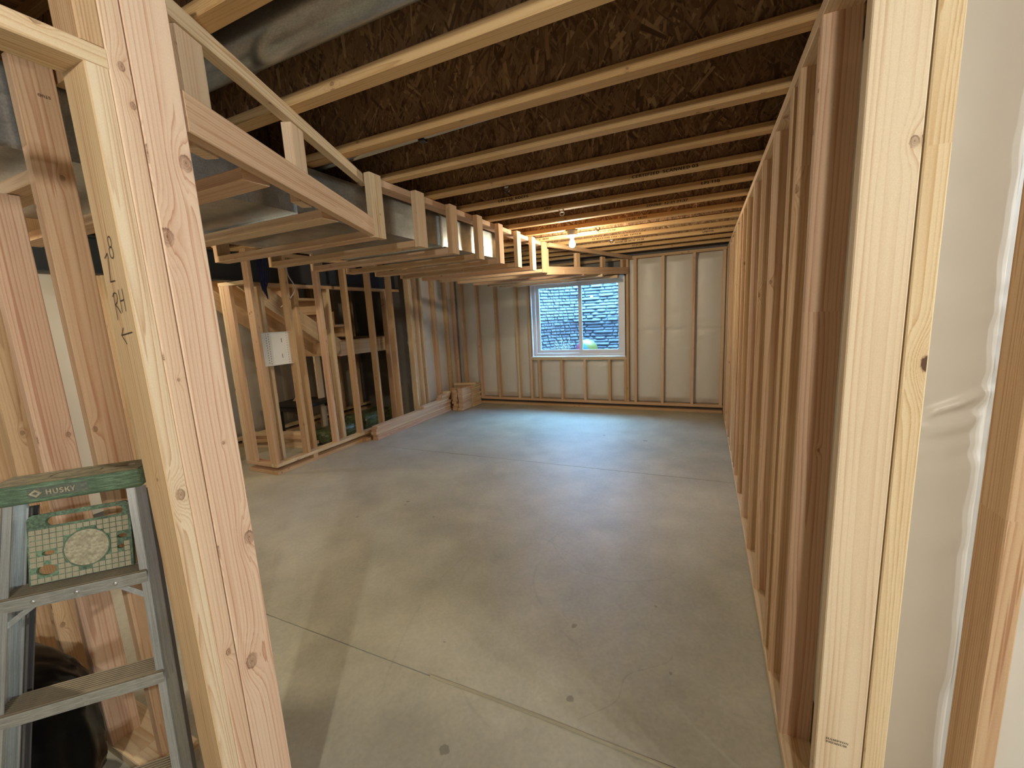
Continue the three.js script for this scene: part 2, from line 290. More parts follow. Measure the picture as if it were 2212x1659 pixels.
// wall_right
{
  const w = structure('wall_right', 'long wall of bare wooden studs along the concrete floor', 'wall');
  part(w, 'concrete', bx(0.44, 0.66, 0, 2.604, -6.85, -1.25), concrete);
  const b = part(w, 'insulation_blanket', blanketGeo(-6.5, -1.2, 0.05, 2.25, [], 0.01, 9, 1.2, 0.06), blanketMat, [0.40, 0, 0], [0, -Math.PI / 2, 0]);
  b.position.set(0.40, 0, 0); b.rotation.y = -Math.PI / 2; b.geometry.scale(1, 1, 1); b.geometry.translate(0, 0, 0);
  const zs = [-1.06, -1.476, -1.748, -1.885, -2.298, -2.70, -3.125, -3.545, -3.93, -4.13, -4.262, -4.62, -4.80, -5.11, -5.46, -5.85, -6.2, -6.42];
  zs.forEach((z, i) => { if (i) board(w, 'stud', 0.266, 0.355, 0.048, 2.258, z, z - 0.038, woodMat([0, 4, 3, 5, 1, 3, 4, 5, 1, 3, 0, 2, 4, 5, 1, 0, 3, 2][i])); });
  board(w, 'top_plate', 0.266, 0.355, 2.258, 2.296, -1.06, -6.46, woodMat(0));
  board(w, 'bottom_plate', 0.266, 0.355, 0.01, 0.048, -1.06, -6.46, woodMat(2));
  part(w, 'gap_shade_strip', bx(0.272, 0.35, 0, 0.0102, -1.065, -6.455), blackPlastic);  // black strip stands for the gap under the plate, its shade as colour
  // end stud that faces the passage
  const kn = { 0: [[0.075, 1.80, 0.007]], 2: [[0.075, 1.78, 0.007], [0.084, 1.225, 0.003], [0.084, 0.95, 0.0025], [0.078, 0.62, 0.003], [0.08, 0.585, 0.005], [0.074, 0.42, 0.004], [0.005, 0.35, 0.005], [0.03, 1.06, 0.004]] };
  const m = new THREE.MeshStandardMaterial({ map: lumberSheet(811, { early: [226, 206, 174], late: [192, 156, 118] }, { knots: { ...kn } }), roughness: 0.75 });
  const es = part(w, 'end_stud', boardGeo(0.089, 2.21, 0.038, 'y', 0.048, 0), m, [0.3105, 0.048 + 1.105, -1.079]);
  const cv = inkCanvas(256, 128, (g) => { g.font = 'bold 44px serif'; g.globalAlpha = 0.85; g.fillText('HAMPTON', 8, 54, 240); g.fillText('PREMIUM', 8, 104, 236); });
  part(es, 'grade_stamp', new THREE.PlaneGeometry(0.047, 0.022), ink(cv), [0.3105 - 0.3105 - 0.004, 0.487 - 1.153, 0.0194]);
}
// wall_nook: studs and blanket beside the end of the right wall
{
  const w = structure('wall_nook', 'short insulated stud wall with white blanket beside the passage', 'wall');
  part(w, 'concrete', bx(0.44, 4.7, 0, 2.604, -1.25, -1.5), concrete);
  const nb = blanketGeo(0.372, 1.35, 0.05, 2.25, [0.552, 0.96], 0.03, 12, 1.27, 0.0075), np_ = nb.attributes.position;
  for (const [ax, ay, bx_, by] of [[0.43, 1.258, 0.526, 1.315], [0.43, 1.238, 0.531, 1.265], [0.442, 1.224, 0.525, 1.25], [0.445, 1.274, 0.501, 1.298]]) for (let i = 0; i < np_.count; i++) {   // pulled folds in the facing
    const x = np_.getX(i), y = np_.getY(i), t = (x - ax) / (bx_ - ax); if (t < -0.2 || t > 1.2) continue;
    const d = y - (ay + (by - ay) * t); np_.setZ(i, np_.getZ(i) + 0.006 * Math.exp(-d * d / 0.00012) * sstep(-0.2, 0.15, t) * (1 - sstep(0.8, 1.2, t)));
  }
  nb.computeVertexNormals();
  part(w, 'insulation_blanket', nb, blanketMat, [0, 0, -1.18]);
  const wane = (x0, i) => {
    const g = boardGeo(0.038, 2.21, 0.089, 'y', 0.7 * i, 0), p = g.attributes.position; return g;
  };
  part(w, 'stud', wane(0, 1), new THREE.MeshStandardMaterial({ map: lumberSheet(641, { early: [226, 204, 164], late: [196, 158, 110] }, { knots: { 1: [[0.036, 2.04, 0.012, 1.2]], 3: [[0.036, 2.04, 0.012, 1.2]] } }), roughness: 0.75 }), [0.377, 1.153, -1.1045]);
  part(w, 'stud', wane(0, 2), woodMat(3), [0.552, 1.153, -1.1045]);
  part(w, 'stud', wane(0, 3), woodMat(1), [0.96, 1.153, -1.1045]);
  board(w, 'top_plate', 0.358, 1.85, 2.258, 2.296, -1.06, -1.149);
  board(w, 'bottom_plate', 0.358, 1.85, 0.01, 0.048, -1.06, -1.149);
}
// wall_door: door opening with the post in the foreground
const XD = -1.08;
const hero = (s, early, late, knots, tint) => new THREE.MeshStandardMaterial({ map: lumberSheet(s, { early, late }, { w: 384, h: 2048, knots, tint }), roughness: 0.72 });
{
  const w = structure('wall_door', 'framed door opening with a built-up post of studs', 'wall');
  // heights of knots are metres above the floor; strips: for a board along y, sides 0/4 face -x/+x when turned by section (z, x)
  const mJack = hero(901, [226, 206, 174], [192, 156, 120], { 1: [[0.02, 1.16, 0.009]], 3: [[0.02, 1.16, 0.009]], 0: [[0.05, 1.2, 0.003]], 2: [[0.05, 1.2, 0.003]] }, { 0: [0.90, 0.85, 0.77], 2: [0.90, 0.85, 0.77] });  // wide faces tinted tan, and darker as shade put into the colour
  const mKing = hero(907, [224, 196, 166], [190, 146, 114], { 1: [[0.02, 2.06, 0.006], [0.028, 1.99, 0.005], [0.02, 1.42, 0.003], [0.02, 0.72, 0.006]], 3: [[0.02, 2.06, 0.006], [0.028, 1.99, 0.005], [0.02, 1.42, 0.003], [0.02, 0.72, 0.006]] });
  const kw = [[0.072, 1.905, 0.012], [0.008, 1.735, 0.013], [0.075, 0.985, 0.012], [0.03, 0.65, 0.014], [0.05, 1.25, 0.003]];
  const mEnd = hero(913, [226, 198, 170], [192, 144, 114], { 0: kw, 2: kw });
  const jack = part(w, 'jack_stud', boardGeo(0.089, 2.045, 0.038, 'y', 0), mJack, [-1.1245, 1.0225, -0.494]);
  part(w, 'king_stud', boardGeo(0.089, 2.262, 0.038, 'y', 0), mKing, [-1.1245, 1.131, -0.532]);
  part(w, 'corner_stud', boardGeo(0.038, 2.262, 0.089, 'y', 0), mEnd, [-1.099, 1.131, -0.5975]);
  board(w, 'corner_stud', -1.169, -1.131, 0, 2.262, -0.604, -0.642, woodMat(3));
  board(w, 'header', -1.169, -1.08, 2.045, 2.083, -0.513, 0.44, woodMat(2));
  board(w, 'cripple_stud', -1.169, -1.08, 2.083, 2.262, -0.475, -0.513, woodMat(5));
  board(w, 'top_plate', -1.169, -1.08, 2.262, 2.30, -0.642, 0.6, woodMat(3));
  board(w, 'jack_stud', -1.169, -1.08, 0, 2.045, 0.40, 0.44, woodMat(4));
  board(w, 'king_stud', -1.169, -1.08, 0, 2.262, 0.44, 0.478, woodMat(1));
  const cv = inkCanvas(256, 640, (g) => {   // pencil: 2 8, RH, arrow
    g.lineWidth = 7; g.globalAlpha = 0.9; const L = (...p) => { g.beginPath(); g.moveTo(p[0], p[1]); for (let i = 2; i < p.length; i += 2) g.lineTo(p[i], p[i + 1]); g.stroke(); };
    L(50, 140, 96, 118, 100, 140, 62, 270, 130, 268); g.beginPath(); g.ellipse(165, 62, 22, 28, 0, 0, 7); g.stroke(); g.beginPath(); g.ellipse(160, 118, 26, 30, 0, 0, 7); g.stroke();
    L(66, 335, 60, 480); L(52, 350, 84, 330, 112, 338, 116, 362, 96, 386, 66, 398, 92, 412, 126, 446); L(150, 320, 148, 440); L(205, 318, 202, 436); L(150, 380, 204, 376);
    L(230, 556, 70, 570); L(110, 530, 70, 570, 122, 620);
  });
  part(jack, 'pencil_marking', new THREE.PlaneGeometry(0.07, 0.24), ink(cv), [0.0, 1.62 - 1.0225, 0.0194]);
}
// wall_closet: staggered studs seen through the door opening
{
  const w = structure('wall_closet', 'staggered bare studs seen behind the door opening', 'wall');
  const a = board(w, 'stud', -1.758, -1.72, 0.038, 2.299, -0.592, -0.681, woodMat(1), 'y');
  board(w, 'stud', -1.988, -1.95, 0.038, 1.972, -0.540, -0.629, woodMat(4), 'y');
  board(w, 'stud', -2.19, -2.152, 0.038, 1.972, -0.53, -0.619, woodMat(5), 'y');
  board(w, 'stud', -2.52, -2.482, 0.038, 1.972, -0.53, -0.619, woodMat(3), 'y');
  board(w, 'plate_block', -1.758, -1.669, 2.262, 2.299, -0.69, -0.80, woodMat(5), 'z');
  board(w, 'bottom_plate', -2.75, -1.68, 0, 0.038, -0.54, -0.681, woodMat(2), 'x');
  const cv = inkCanvas(256, 96, (g) => { g.globalAlpha = 0.75; g.font = 'bold 40px sans-serif'; g.save(); g.translate(250, 14); g.rotate(Math.PI); g.fillText('STUD', 30, -8); g.fillText('★', 170, -40); g.restore(); });
  part(a, 'grade_stamp', new THREE.PlaneGeometry(0.07, 0.026), ink(cv), [0.0194, 2.205 - 1.169, 0.0], [0, Math.PI / 2, 0]);
}
// wall_left: floating stud wall of the utility space, with its return
const XU = -4.03;
{
  const w = structure('wall_left', 'floating stud wall in front of the stairs with double bottom plate', 'wall');
  const zs = [-2.74, -3.128, -3.545, -3.945, -4.358, -4.766, -5.17];
  zs.forEach((z, i) => board(w, 'stud', XU - 0.089, XU, 0.118, 2.262, z, z - 0.038, woodMat([1, 5, 4, 3, 5, 3, 2][i])));
  board(w, 'top_plate', XU - 0.089, XU, 2.262, 2.30, -2.74, -5.21, woodMat(3));
  board(w, 'bottom_plate', XU - 0.089, XU, 0.08, 0.118, -2.74, -4.0, woodMat(2));
  board(w, 'bottom_plate', XU - 0.089, XU, 0.08, 0.118, -4.004, -5.21, woodMat(5));
  board(w, 'floor_plate', XU - 0.089, XU, 0, 0.038, -2.74, -5.21, woodMat(5));
  board(w, 'spacer_block', XU - 0.089, XU - 0.01, 0.038, 0.08, -3.2, -3.26, woodMat(3));
  board(w, 'spacer_block', XU - 0.089, XU - 0.01, 0.038, 0.08, -4.6, -4.66, woodMat(3));
  // return
  board(w, 'bottom_plate', -4.52, XU - 0.091, 0.08, 0.118, -2.74, -2.829, woodMat(4));
  board(w, 'floor_plate', -4.5, XU - 0.091, 0, 0.038, -2.74, -2.829, woodMat(3));
  board(w, 'return_stud', -4.525, -4.487, 0.118, 1.97, -2.74, -2.829, woodMat(2));
  board(w, 'return_stud', -4.486, -4.448, 0.118, 1.97, -2.74, -2.829, woodMat(0));
  board(w, 'return_stud', -4.447, -4.358, 0.118, 1.97, -2.74, -2.778, woodMat(1));
  board(w, 'return_stud', -4.20, -4.162, 0.118, 1.97, -2.79, -2.829, woodMat(2));
  board(w, 'return_plate', -4.53, -4.12, 1.97, 2.008, -2.74, -2.829, woodMat(2));
  // insulated part between the stud wall and the window wall
  const b = part(w, 'insulation_blanket', blanketGeo(5.19, 6.5, 0.12, 2.25, [5.47, 5.86, 6.25], 0.045, 15), blanketMat, [-4.14, 0, 0], [0, Math.PI / 2, 0]);
  part(w, 'concrete', bx(-4.45, -4.17, 0, 2.604, -5.22, -6.62), concrete);
  for (const z of [-5.33, -5.44, -5.80, -6.16, -6.42]) board(w, 'stud', -4.115, -4.026, 0.118, 2.262, z, z - 0.038);
  board(w, 'top_plate', -4.115, -4.026, 2.262, 2.30, -5.215, -6.455);
  board(w, 'bottom_plate', -4.115, -4.026, 0.08, 0.118, -5.215, -6.455, woodMat(2));
  board(w, 'floor_plate', -4.115, -4.026, 0, 0.038, -5.215, -6.455, woodMat(3));
}
// wall_beam: studs under the steel beam behind it
{
  const w = structure('wall_beam', 'inner stud wall standing under the dark steel beam', 'wall');
  for (const z of [-2.98, -3.40, -3.86, -4.9]) board(w, 'stud', -4.339, -4.25, 0.038, 1.97, z, z - 0.038);
  board(w, 'top_plate', -4.339, -4.25, 1.97, 2.008, -2.84, -5.3, woodMat(3));
  board(w, 'bottom_plate', -4.339, -4.25, 0, 0.038, -2.84, -5.3, woodMat(4));
  board(w, 'stud', -4.45, -4.361, 0, 2.008, -1.73, -1.768, woodMat(0));
  board(w, 'stud', -4.36, -4.322, 0, 2.008, -1.745, -1.834, woodMat(2));
}
// wall_stair: outer wall behind the stairs
{
  const w = structure('wall_stair', 'grey insulated outer wall behind the stair landing', 'wall');
  part(w, 'concrete', mergeGeometries([bx(-5.95, -5.72, 0, 2.604, -6.62, -1.9), bx(-5.95, -4.45, 0, 2.604, -5.72, -5.9), bx(-6.6, -4.75, 0, 2.604, -1.9, -1.7), bx(-4.75, -4.55, 0, 2.604, -1.9, 3.4)]), concrete);
  part(w, 'insulation_blanket', blanketGeo(1.95, 6.5, 0.1, 2.25, [2.3, 2.7, 3.1, 3.5, 3.9, 4.3, 4.7, 5.1, 5.5, 5.9, 6.3], 0.03, 19, 1.57, 0.035), greyBlanket, [-5.68, 0, 0], [0, Math.PI / 2, 0]);
  part(w, 'insulation_blanket', blanketGeo(-3.3, 1.7, 0.1, 2.25, [-2.4, -1.6, -0.8, 0, 0.6, 1.2], 0.03, 23, 1.2, 0.05), blanketMat, [-4.51, 0, 0], [0, Math.PI / 2, 0]);
  for (const z of [-3.9, -4.3, -4.7, -5.1, -5.5, -5.9]) board(w, 'stud', -5.62, -5.531, 0.118, 2.25, z, z - 0.038, woodMat(5));
  board(w, 'bottom_plate', -5.62, -5.531, 0.08, 0.118, -3.0, -6.4, woodMat(2));
  board(w, 'floor_plate', -5.62, -5.531, 0, 0.038, -3.0, -6.4, woodMat(5));
}
// wall_back and the passage side: behind the camera
{
  const w = structure('wall_back', 'plain concrete foundation wall at the end of the passage', 'wall');
  part(w, 'concrete', mergeGeometries([bx(-4.75, 4.8, 0, 2.604, 3.3, 3.5), bx(4.6, 4.8, 0, 2.604, -1.5, 3.3)]), concrete);
}

// ================================================================ WINDOW AND WELL
{
  const w = structure('window_1', 'white vinyl sliding window in the insulated stud wall', 'window');
  const Z0 = -6.455, Z1 = -6.70;
  // jamb liner
  part(w, 'jamb', mergeGeometries([bx(-2.6, -2.585, 0.82, 2.04, Z0, Z1), bx(-1.095, -1.08, 0.82, 2.04, Z0, Z1), bx(-2.6, -1.08, 2.025, 2.04, Z0, Z1)]), vinyl);
  part(w, 'sill', at(new RoundedBoxGeometry(1.54, 0.022, 0.27, 2, 0.004), -1.84, 0.822, -6.575), vinyl);
  const frame = (x0, x1, y0, y1, t, z0, z1) => mergeGeometries([bx(x0, x1, y0, y0 + t, z0, z1), bx(x0, x1, y1 - t, y1, z0, z1), bx(x0, x0 + t, y0 + t, y1 - t, z0, z1), bx(x1 - t, x1, y0 + t, y1 - t, z0, z1)]);
  part(w, 'frame', frame(-2.585, -1.095, 0.833, 2.025, 0.045, -6.53, -6.63), vinyl);
  const sl = part(w, 'sash', frame(-2.54, -1.775, 0.878, 1.985, 0.05, -6.585, -6.615), vinyl);
  part(w, 'sash', frame(-1.815, -1.14, 0.878, 1.985, 0.052, -6.545, -6.578), vinyl);
  part(w, 'pane', bx(-2.49, -1.825, 0.928, 1.935, -6.598, -6.602), glass);
  part(w, 'pane', bx(-1.763, -1.192, 0.93, 1.933, -6.560, -6.564), glass);
  part(w, 'latch', at(new RoundedBoxGeometry(0.018, 0.07, 0.02, 2, 0.004), -1.80, 1.45, -6.538), vinyl);
}
{
  const wl = thing('window_well', 'moulded stone-pattern window well liner outside the window', 'window well', [0, 0, 0]);
  // liner: half oval in plan, stone courses pressed into it
  const nx = 420, ny = 260, y0 = 0.55, y1 = 2.2, P = [], I = [], cx = -1.84, a = 0.98, d = 1.02, zb = -6.85;
  for (let j = 0; j <= ny; j++) for (let i = 0; i <= nx; i++) {
    const t = i / nx, y = y0 + (y1 - y0) * j / ny, th = Math.PI * t, ex = 0.62;
    const c = Math.cos(th), s = Math.sin(th), X = cx - a * Math.sign(c) * Math.abs(c) ** ex, Z = zb - d * Math.abs(s) ** ex;
    const arc = t * 3.1, row = Math.floor(y / 0.056), fy = y / 0.056 - row, off = hash(row, 3, 5) * 0.3;
    let u = (arc + off) / 0.26; const cell = Math.floor(u), w = 0.25 + 0.5 * hash(cell, row, 9); const fu = u - cell, seamD = Math.min(Math.abs(fu - w), fu, 1 - fu) * 0.26;
    const stone = hash(cell * 2 + (fu > w ? 1 : 0), row, 4);
    let h = 0.014 + 0.022 * stone + 0.012 * vn(arc * 30, y * 45, 6) + 0.02 * (1 - fy);
    h *= sstep(0, 0.008, seamD) * sstep(0, 0.12, fy) * sstep(0, 0.1, 1 - fy);
    h += 0.05 * Math.sin(y * 9.7 + 0.4) * 0.4;
    const nxn = (cx - X), nzn = (zb - 0.35 - Z), l = Math.hypot(nxn, nzn);
    P.push(X + nxn / l * h, y, Z + nzn / l * h);
    if (i < nx && j < ny) { const q = j * (nx + 1) + i; I.push(q, q + 1, q + nx + 1, q + 1, q + nx + 2, q + nx + 1); }
  }
  const g = new THREE.BufferGeometry(); g.setAttribute('position', new THREE.Float32BufferAttribute(P, 3)); g.setIndex(I); g.computeVertexNormals();
  part(wl, 'liner', g, new THREE.MeshStandardMaterial({ color: '#656b70', roughness: 0.8, side: THREE.DoubleSide }));
  part(wl, 'gravel_base', bx(-2.95, -0.75, 0.5, 0.66, -6.85, -7.95), concrete);
  const rim = new THREE.Group();
  const pts = []; for (let i = 0; i <= 40; i++) { const th = Math.PI * i / 40, c = Math.cos(th), s = Math.sin(th); pts.push(new THREE.Vector3(cx - a * Math.sign(c) * Math.abs(c) ** 0.62, y1, zb - d * Math.abs(s) ** 0.62)); }
  part(wl, 'rim', new THREE.TubeGeometry(new THREE.CatmullRomCurve3(pts), 80, 0.018, 8), zinc);
}
{ // beach ball in the well
  const b = thing('beach_ball', 'beach ball with pink, pale blue and yellow panels in the window well', 'ball', [-1.885, 0.66, -7.28]);
  const cols = ['#8f3a55', '#4f7f88', '#857f3a', '#6f7777', '#863a52', '#44707c'];
  for (let i = 0; i < 6; i++) part(b, 'panel', new THREE.SphereGeometry(0.195, 12, 20, i * Math.PI / 3 + 0.2, Math.PI / 3), new THREE.MeshStandardMaterial({ color: cols[i], roughness: 0.4, side: THREE.DoubleSide }), [0, 0.195, 0], [0.5, 0.0, 0.35]);
}
{ // dry stalks
  const gs = [];
  for (let i = 0; i < 46; i++) {
    const x = rr(-2.42, -2.22), z = rr(-7.05, -7.45), h = rr(0.1, 0.42), lx = rr(-0.13, 0.12), lz = rr(-0.1, 0.1);
    gs.push(new THREE.TubeGeometry(new THREE.QuadraticBezierCurve3(new THREE.Vector3(x, 0.66, z), new THREE.Vector3(x + lx * 0.2, 0.66 + h * 0.7, z + lz * 0.3), new THREE.Vector3(x + lx, 0.66 + h, z + lz)), 6, 0.0025, 4));
  }
  const m = single('dry_weeds', mergeGeometries(gs), new THREE.MeshStandardMaterial({ color: '#c9c2a2', roughness: 0.9 }), 'tangle of dry weed stalks at the bottom of the window well', 'weeds'); m.userData.kind = 'stuff';
}

// ================================================================ CEILING SERVICES
// soffit framing
const soffitZ = [-1.89, -2.275, -2.65, -3.025, -3.395, -3.78, -4.16, -4.515];
{
  const s = thing('soffit_frame', 'boxed soffit framing of 2x4 lumber hung below the joists around the metal duct', 'framing');
  const XS = -1.587, XI = -2.93;
  soffitZ.forEach((z, i) => {
    board(s, 'hanger', XS - 0.038, XS, 1.972, 2.296, z, z + 0.089, woodMat([2, 0, 3, 5, 1, 0, 2, 3][i]), 'y');
    board(s, 'cross_piece', XI, XS - 0.039, 1.975, 2.013, z, z + 0.089, woodMat([1, 3, 4, 5, 1, 3, 4, 0][i]), 'x');
    board(s, 'inner_hanger', XI - 0.038, XI, 1.975, 2.296, z, z + 0.089, woodMat(3), 'y');
  });
  board(s, 'top_rail', XS - 0.13, XS - 0.041, 2.262, 2.298, -1.93, -4.6, woodMat(4), 'z');
  for (const [z, x1] of [[-0.13, -1.55], [-0.69, -1.762], [-0.99, -1.285], [-1.46, -1.485], [-4.93, -1.50], [-5.35, -1.38], [-5.78, -1.24], [-6.2, -1.12]]) {
    board(s, 'cross_piece', XI, x1, 1.975, 2.013, z, z + 0.089, undefined, 'x');
    if (z < -0.6) board(s, 'inner_hanger', XI - 0.038, XI, 1.975, 2.296, z, z + 0.089, woodMat(3), 'y');
  }
  // slanting side from the door post to the corner
  const slant = (a, b, ya, yb, hang, top, mats) => {
    const dx = b[0] - a[0], dz = b[1] - a[1], L = Math.hypot(dx, dz), turn = Math.atan2(-dx, -dz), tilt = Math.atan2(yb - ya, L);
    const place = (m, t, off, y) => { m.position.set(a[0] + dx * t + off * dz / L, y, a[1] + dz * t - off * dx / L); m.rotation.order = 'YXZ'; m.rotation.y = turn; return m; };
    // off > 0 lies towards the duct
    const bm = place(part(s, 'slanting_beam', boardGeo(0.038, 0.089, L, 'z', 0.3), woodMat(mats[0])), 0.5, 0.019, (ya + yb) / 2 + 0.0445); bm.rotation.x = tilt;
    place(part(s, 'slanting_rail', boardGeo(0.04, 0.044, L, 'z', 0.9), woodMat(mats[1])), 0.5, top[0], top[1]);
    for (const t of hang) { const y0 = ya + (yb - ya) * t + 0.002; place(part(s, 'slanting_hanger', boardGeo(0.038, top[1] - 0.023 - y0, 0.089, 'y', rnd()), woodMat(mats[2])), t, 0.068, (y0 + top[1] - 0.023) / 2); }
  };
  slant([-1.085, -0.650], [-1.625, -1.885], 1.98, 1.98, [0.09, 0.47], [0.060, 2.277], [1, 2, 0]);
  slant([-1.60, -4.53], [-1.02, -6.45], 1.955, 2.045, [0.03, 0.36, 0.68, 0.975], [-0.03, 2.27], [1, 3, 3]);
}
// rectangular trunk duct
{
  const d = thing('trunk_duct', 'rectangular galvanized sheet metal trunk duct inside the soffit', 'duct');
  const X1 = -1.772, X0 = -2.72, Y0 = 2.06, Y1 = 2.288;
  const segs = [[0.9, -0.30], [-0.302, -1.5], [-1.502, -2.7], [-2.702, -3.72]];
  for (const [z0, z1] of segs) {
    const g = new THREE.BoxGeometry(X1 - X0, Y1 - Y0, z0 - z1, 10, 4, 24), p = g.attributes.position, uv = g.attributes.uv;
    for (let i = 0; i < p.count; i++) { const x = p.getX(i), y = p.getY(i), z = p.getZ(i); const e = Math.min(1, (1 - Math.abs(2 * z / (z0 - z1))) * 6); const fx = 1 - Math.abs(2 * y / (Y1 - Y0)), fy = 1 - Math.abs(2 * x / (X1 - X0)); const w = 0.006 * e * (vn(z * 4 + z0, y * 6, 5) - 0.5); if (fx > 0.05) p.setX(i, x + w); if (fy > 0.02) p.setY(i, y + 0.010 * e * (vn(z * 3 + z0, x * 3, 8) - 0.5)); uv.setXY(i, z, x + y); }
    g.computeVertexNormals();
    part(d, 'duct_section', toCreasedNormals(g, 0.6), galv, [(X0 + X1) / 2, (Y0 + Y1) / 2, (z0 + z1) / 2]);
  }
  for (const z of [-0.301, -1.501, -2.701]) part(d, 'drive_cleat', mergeGeometries([bx(X1 - 0.002, X1 + 0.012, Y0 - 0.01, Y1, z - 0.018, z + 0.018), bx(X0, X1, Y0 - 0.011, Y0 + 0.002, z - 0.018, z + 0.018)]), galv);
  part(d, 'end_cap', bx(X0 - 0.004, X1 + 0.004, Y0 - 0.004, Y1, -3.72, -3.724), galv);
}
{ // round branch duct in the joist bay
  const d = thing('round_duct', 'round galvanized branch duct lying between the two nearest joists', 'duct', [0, 2.412, -1.0]);
  part(d, 'pipe', new THREE.CylinderGeometry(0.074, 0.074, 2.2, 40), galv, [-2.5, 0, 0], [0, 0, Math.PI / 2]);
  part(d, 'pipe', new THREE.CylinderGeometry(0.077, 0.077, 1.62, 40), galv, [-0.58, 0, 0], [0, 0, Math.PI / 2]);
  for (const x of [-1.36, 0.2]) part(d, 'collar', new THREE.TorusGeometry(0.0765, 0.004, 8, 40), galv, [x, 0, 0], [0, Math.PI / 2, 0]);
}
{ // small conduit under the joist
  const c = thing('conduit', 'thin galvanized conduit strapped beside a joist', 'conduit');
  const a = new THREE.Vector3(-2.3, 2.318, -1.70), b = new THREE.Vector3(-0.35, 2.352, -1.68), m = a.clone().add(b).multiplyScalar(0.5), g = new THREE.CylinderGeometry(0.016, 0.016, a.distanceTo(b), 20);
  const p = part(c, 'pipe', g, zinc, m.toArray()); p.quaternion.setFromUnitVectors(new THREE.Vector3(0, 1, 0), b.clone().sub(a).normalize());
  part(c, 'strap', at(new RoundedBoxGeometry(0.03, 0.05, 0.038, 2, 0.006), -1.165, 2.337, -1.692), blackPlastic);
}
[[-1.11, -2.46, 'black'], [-1.02, -3.28, 'zinc'], [-0.925, -4.08, 'black'], [-0.96, -4.9, 'black']].forEach(([x, z, k], i) => {
  const c = thing('cable_clip', ['small dark cable ring under the joist nearest the conduit', 'small shiny cable ring with a staple under a joist before the bulb', 'small dark cable ring on the joist beside the light bulb', 'small dark square cable ring on a joist beyond the light bulb'][i], 'cable clip', [x, 2.30, z], 0, { group: 'cable rings along the joists' });
  part(c, 'ring', new THREE.TorusGeometry(0.017, 0.004, 8, 20), k === 'black' ? blackPlastic : zinc, [0, -0.014, 0]);
  part(c, 'staple', at(new THREE.BoxGeometry(0.026, 0.006, 0.008), 0, -0.002, 0), zinc);
});
// ceiling bulbs
const bulbGlass = new THREE.LatheGeometry([[0, -0.118], [0.012, -0.116], [0.024, -0.108], [0.030, -0.095], [0.0305, -0.082], [0.026, -0.064], [0.018, -0.046], [0.0135, -0.034], [0.0135, -0.022]].map(([r, y]) => new THREE.Vector2(r, y)), 28);
function ceilingBulb(o, label) {
  const c = thing('ceiling_bulb', label, 'light', [o.at[0], o.at[1], o.at[2]], 0, { group: 'bare bulbs in porcelain holders' }), col = o.color ?? BULB;
  part(c, 'junction_box', new THREE.CylinderGeometry(0.05, 0.05, 0.038, 24), new THREE.MeshStandardMaterial({ color: '#8f8f8a', roughness: 0.6 }), [0, -0.02, 0]);
  part(c, 'lamp_holder', new THREE.LatheGeometry([[0, -0.07], [0.02, -0.07], [0.024, -0.058], [0.05, -0.05], [0.056, -0.04], [0, -0.039]].map(([r, y]) => new THREE.Vector2(r, y)), 32), white);
  part(c, 'bulb', bulbGlass, new THREE.MeshStandardMaterial({ color: '#ffffff', emissive: col, emissiveIntensity: 25, roughness: 0.3 }), [0, -0.042, 0]);
  const l = new THREE.PointLight(col, o.cd); l.name = 'bulb_light'; l.position.set(0, -0.128, 0); l.castShadow = true; l.shadow.radius = 2; c.add(l);
  return c;
}
ceilingBulb(BULBS.room, 'glowing bare bulb in a white porcelain holder under a joist near the window');
ceilingBulb(BULBS.passage, 'bare bulb in a porcelain holder over the passage');
BULBS.side.forEach((o, i) => ceilingBulb(o, ['cool white bulb at the blanket wall end of the row of three', 'cool white bulb in the middle of the row of three', 'cool white bulb at the concrete wall end of the row of three'][i]));
ceilingBulb(BULBS.utility, 'bare bulb in a porcelain holder behind the door opening');
ceilingBulb(BULBS.stairs, 'bare bulb in a porcelain holder above the stairs');
// steel beam
{
  const sh = new THREE.Shape(); const w = 0.075, h = 0.28, t = 0.011;
  sh.moveTo(-w, 0); sh.lineTo(w, 0); sh.lineTo(w, t); sh.lineTo(0.004, t); sh.lineTo(0.004, h - t); sh.lineTo(w, h - t); sh.lineTo(w, h); sh.lineTo(-w, h); sh.lineTo(-w, h - t); sh.lineTo(-0.004, h - t); sh.lineTo(-0.004, t); sh.lineTo(-w, t);
  single('steel_beam', new THREE.ExtrudeGeometry(sh, { depth: 4.6, bevelEnabled: false }).rotateY(Math.PI), steelPaint, 'dark painted steel beam running above the stair wall', 'beam', [-4.32, 2.01, -0.9]);
}

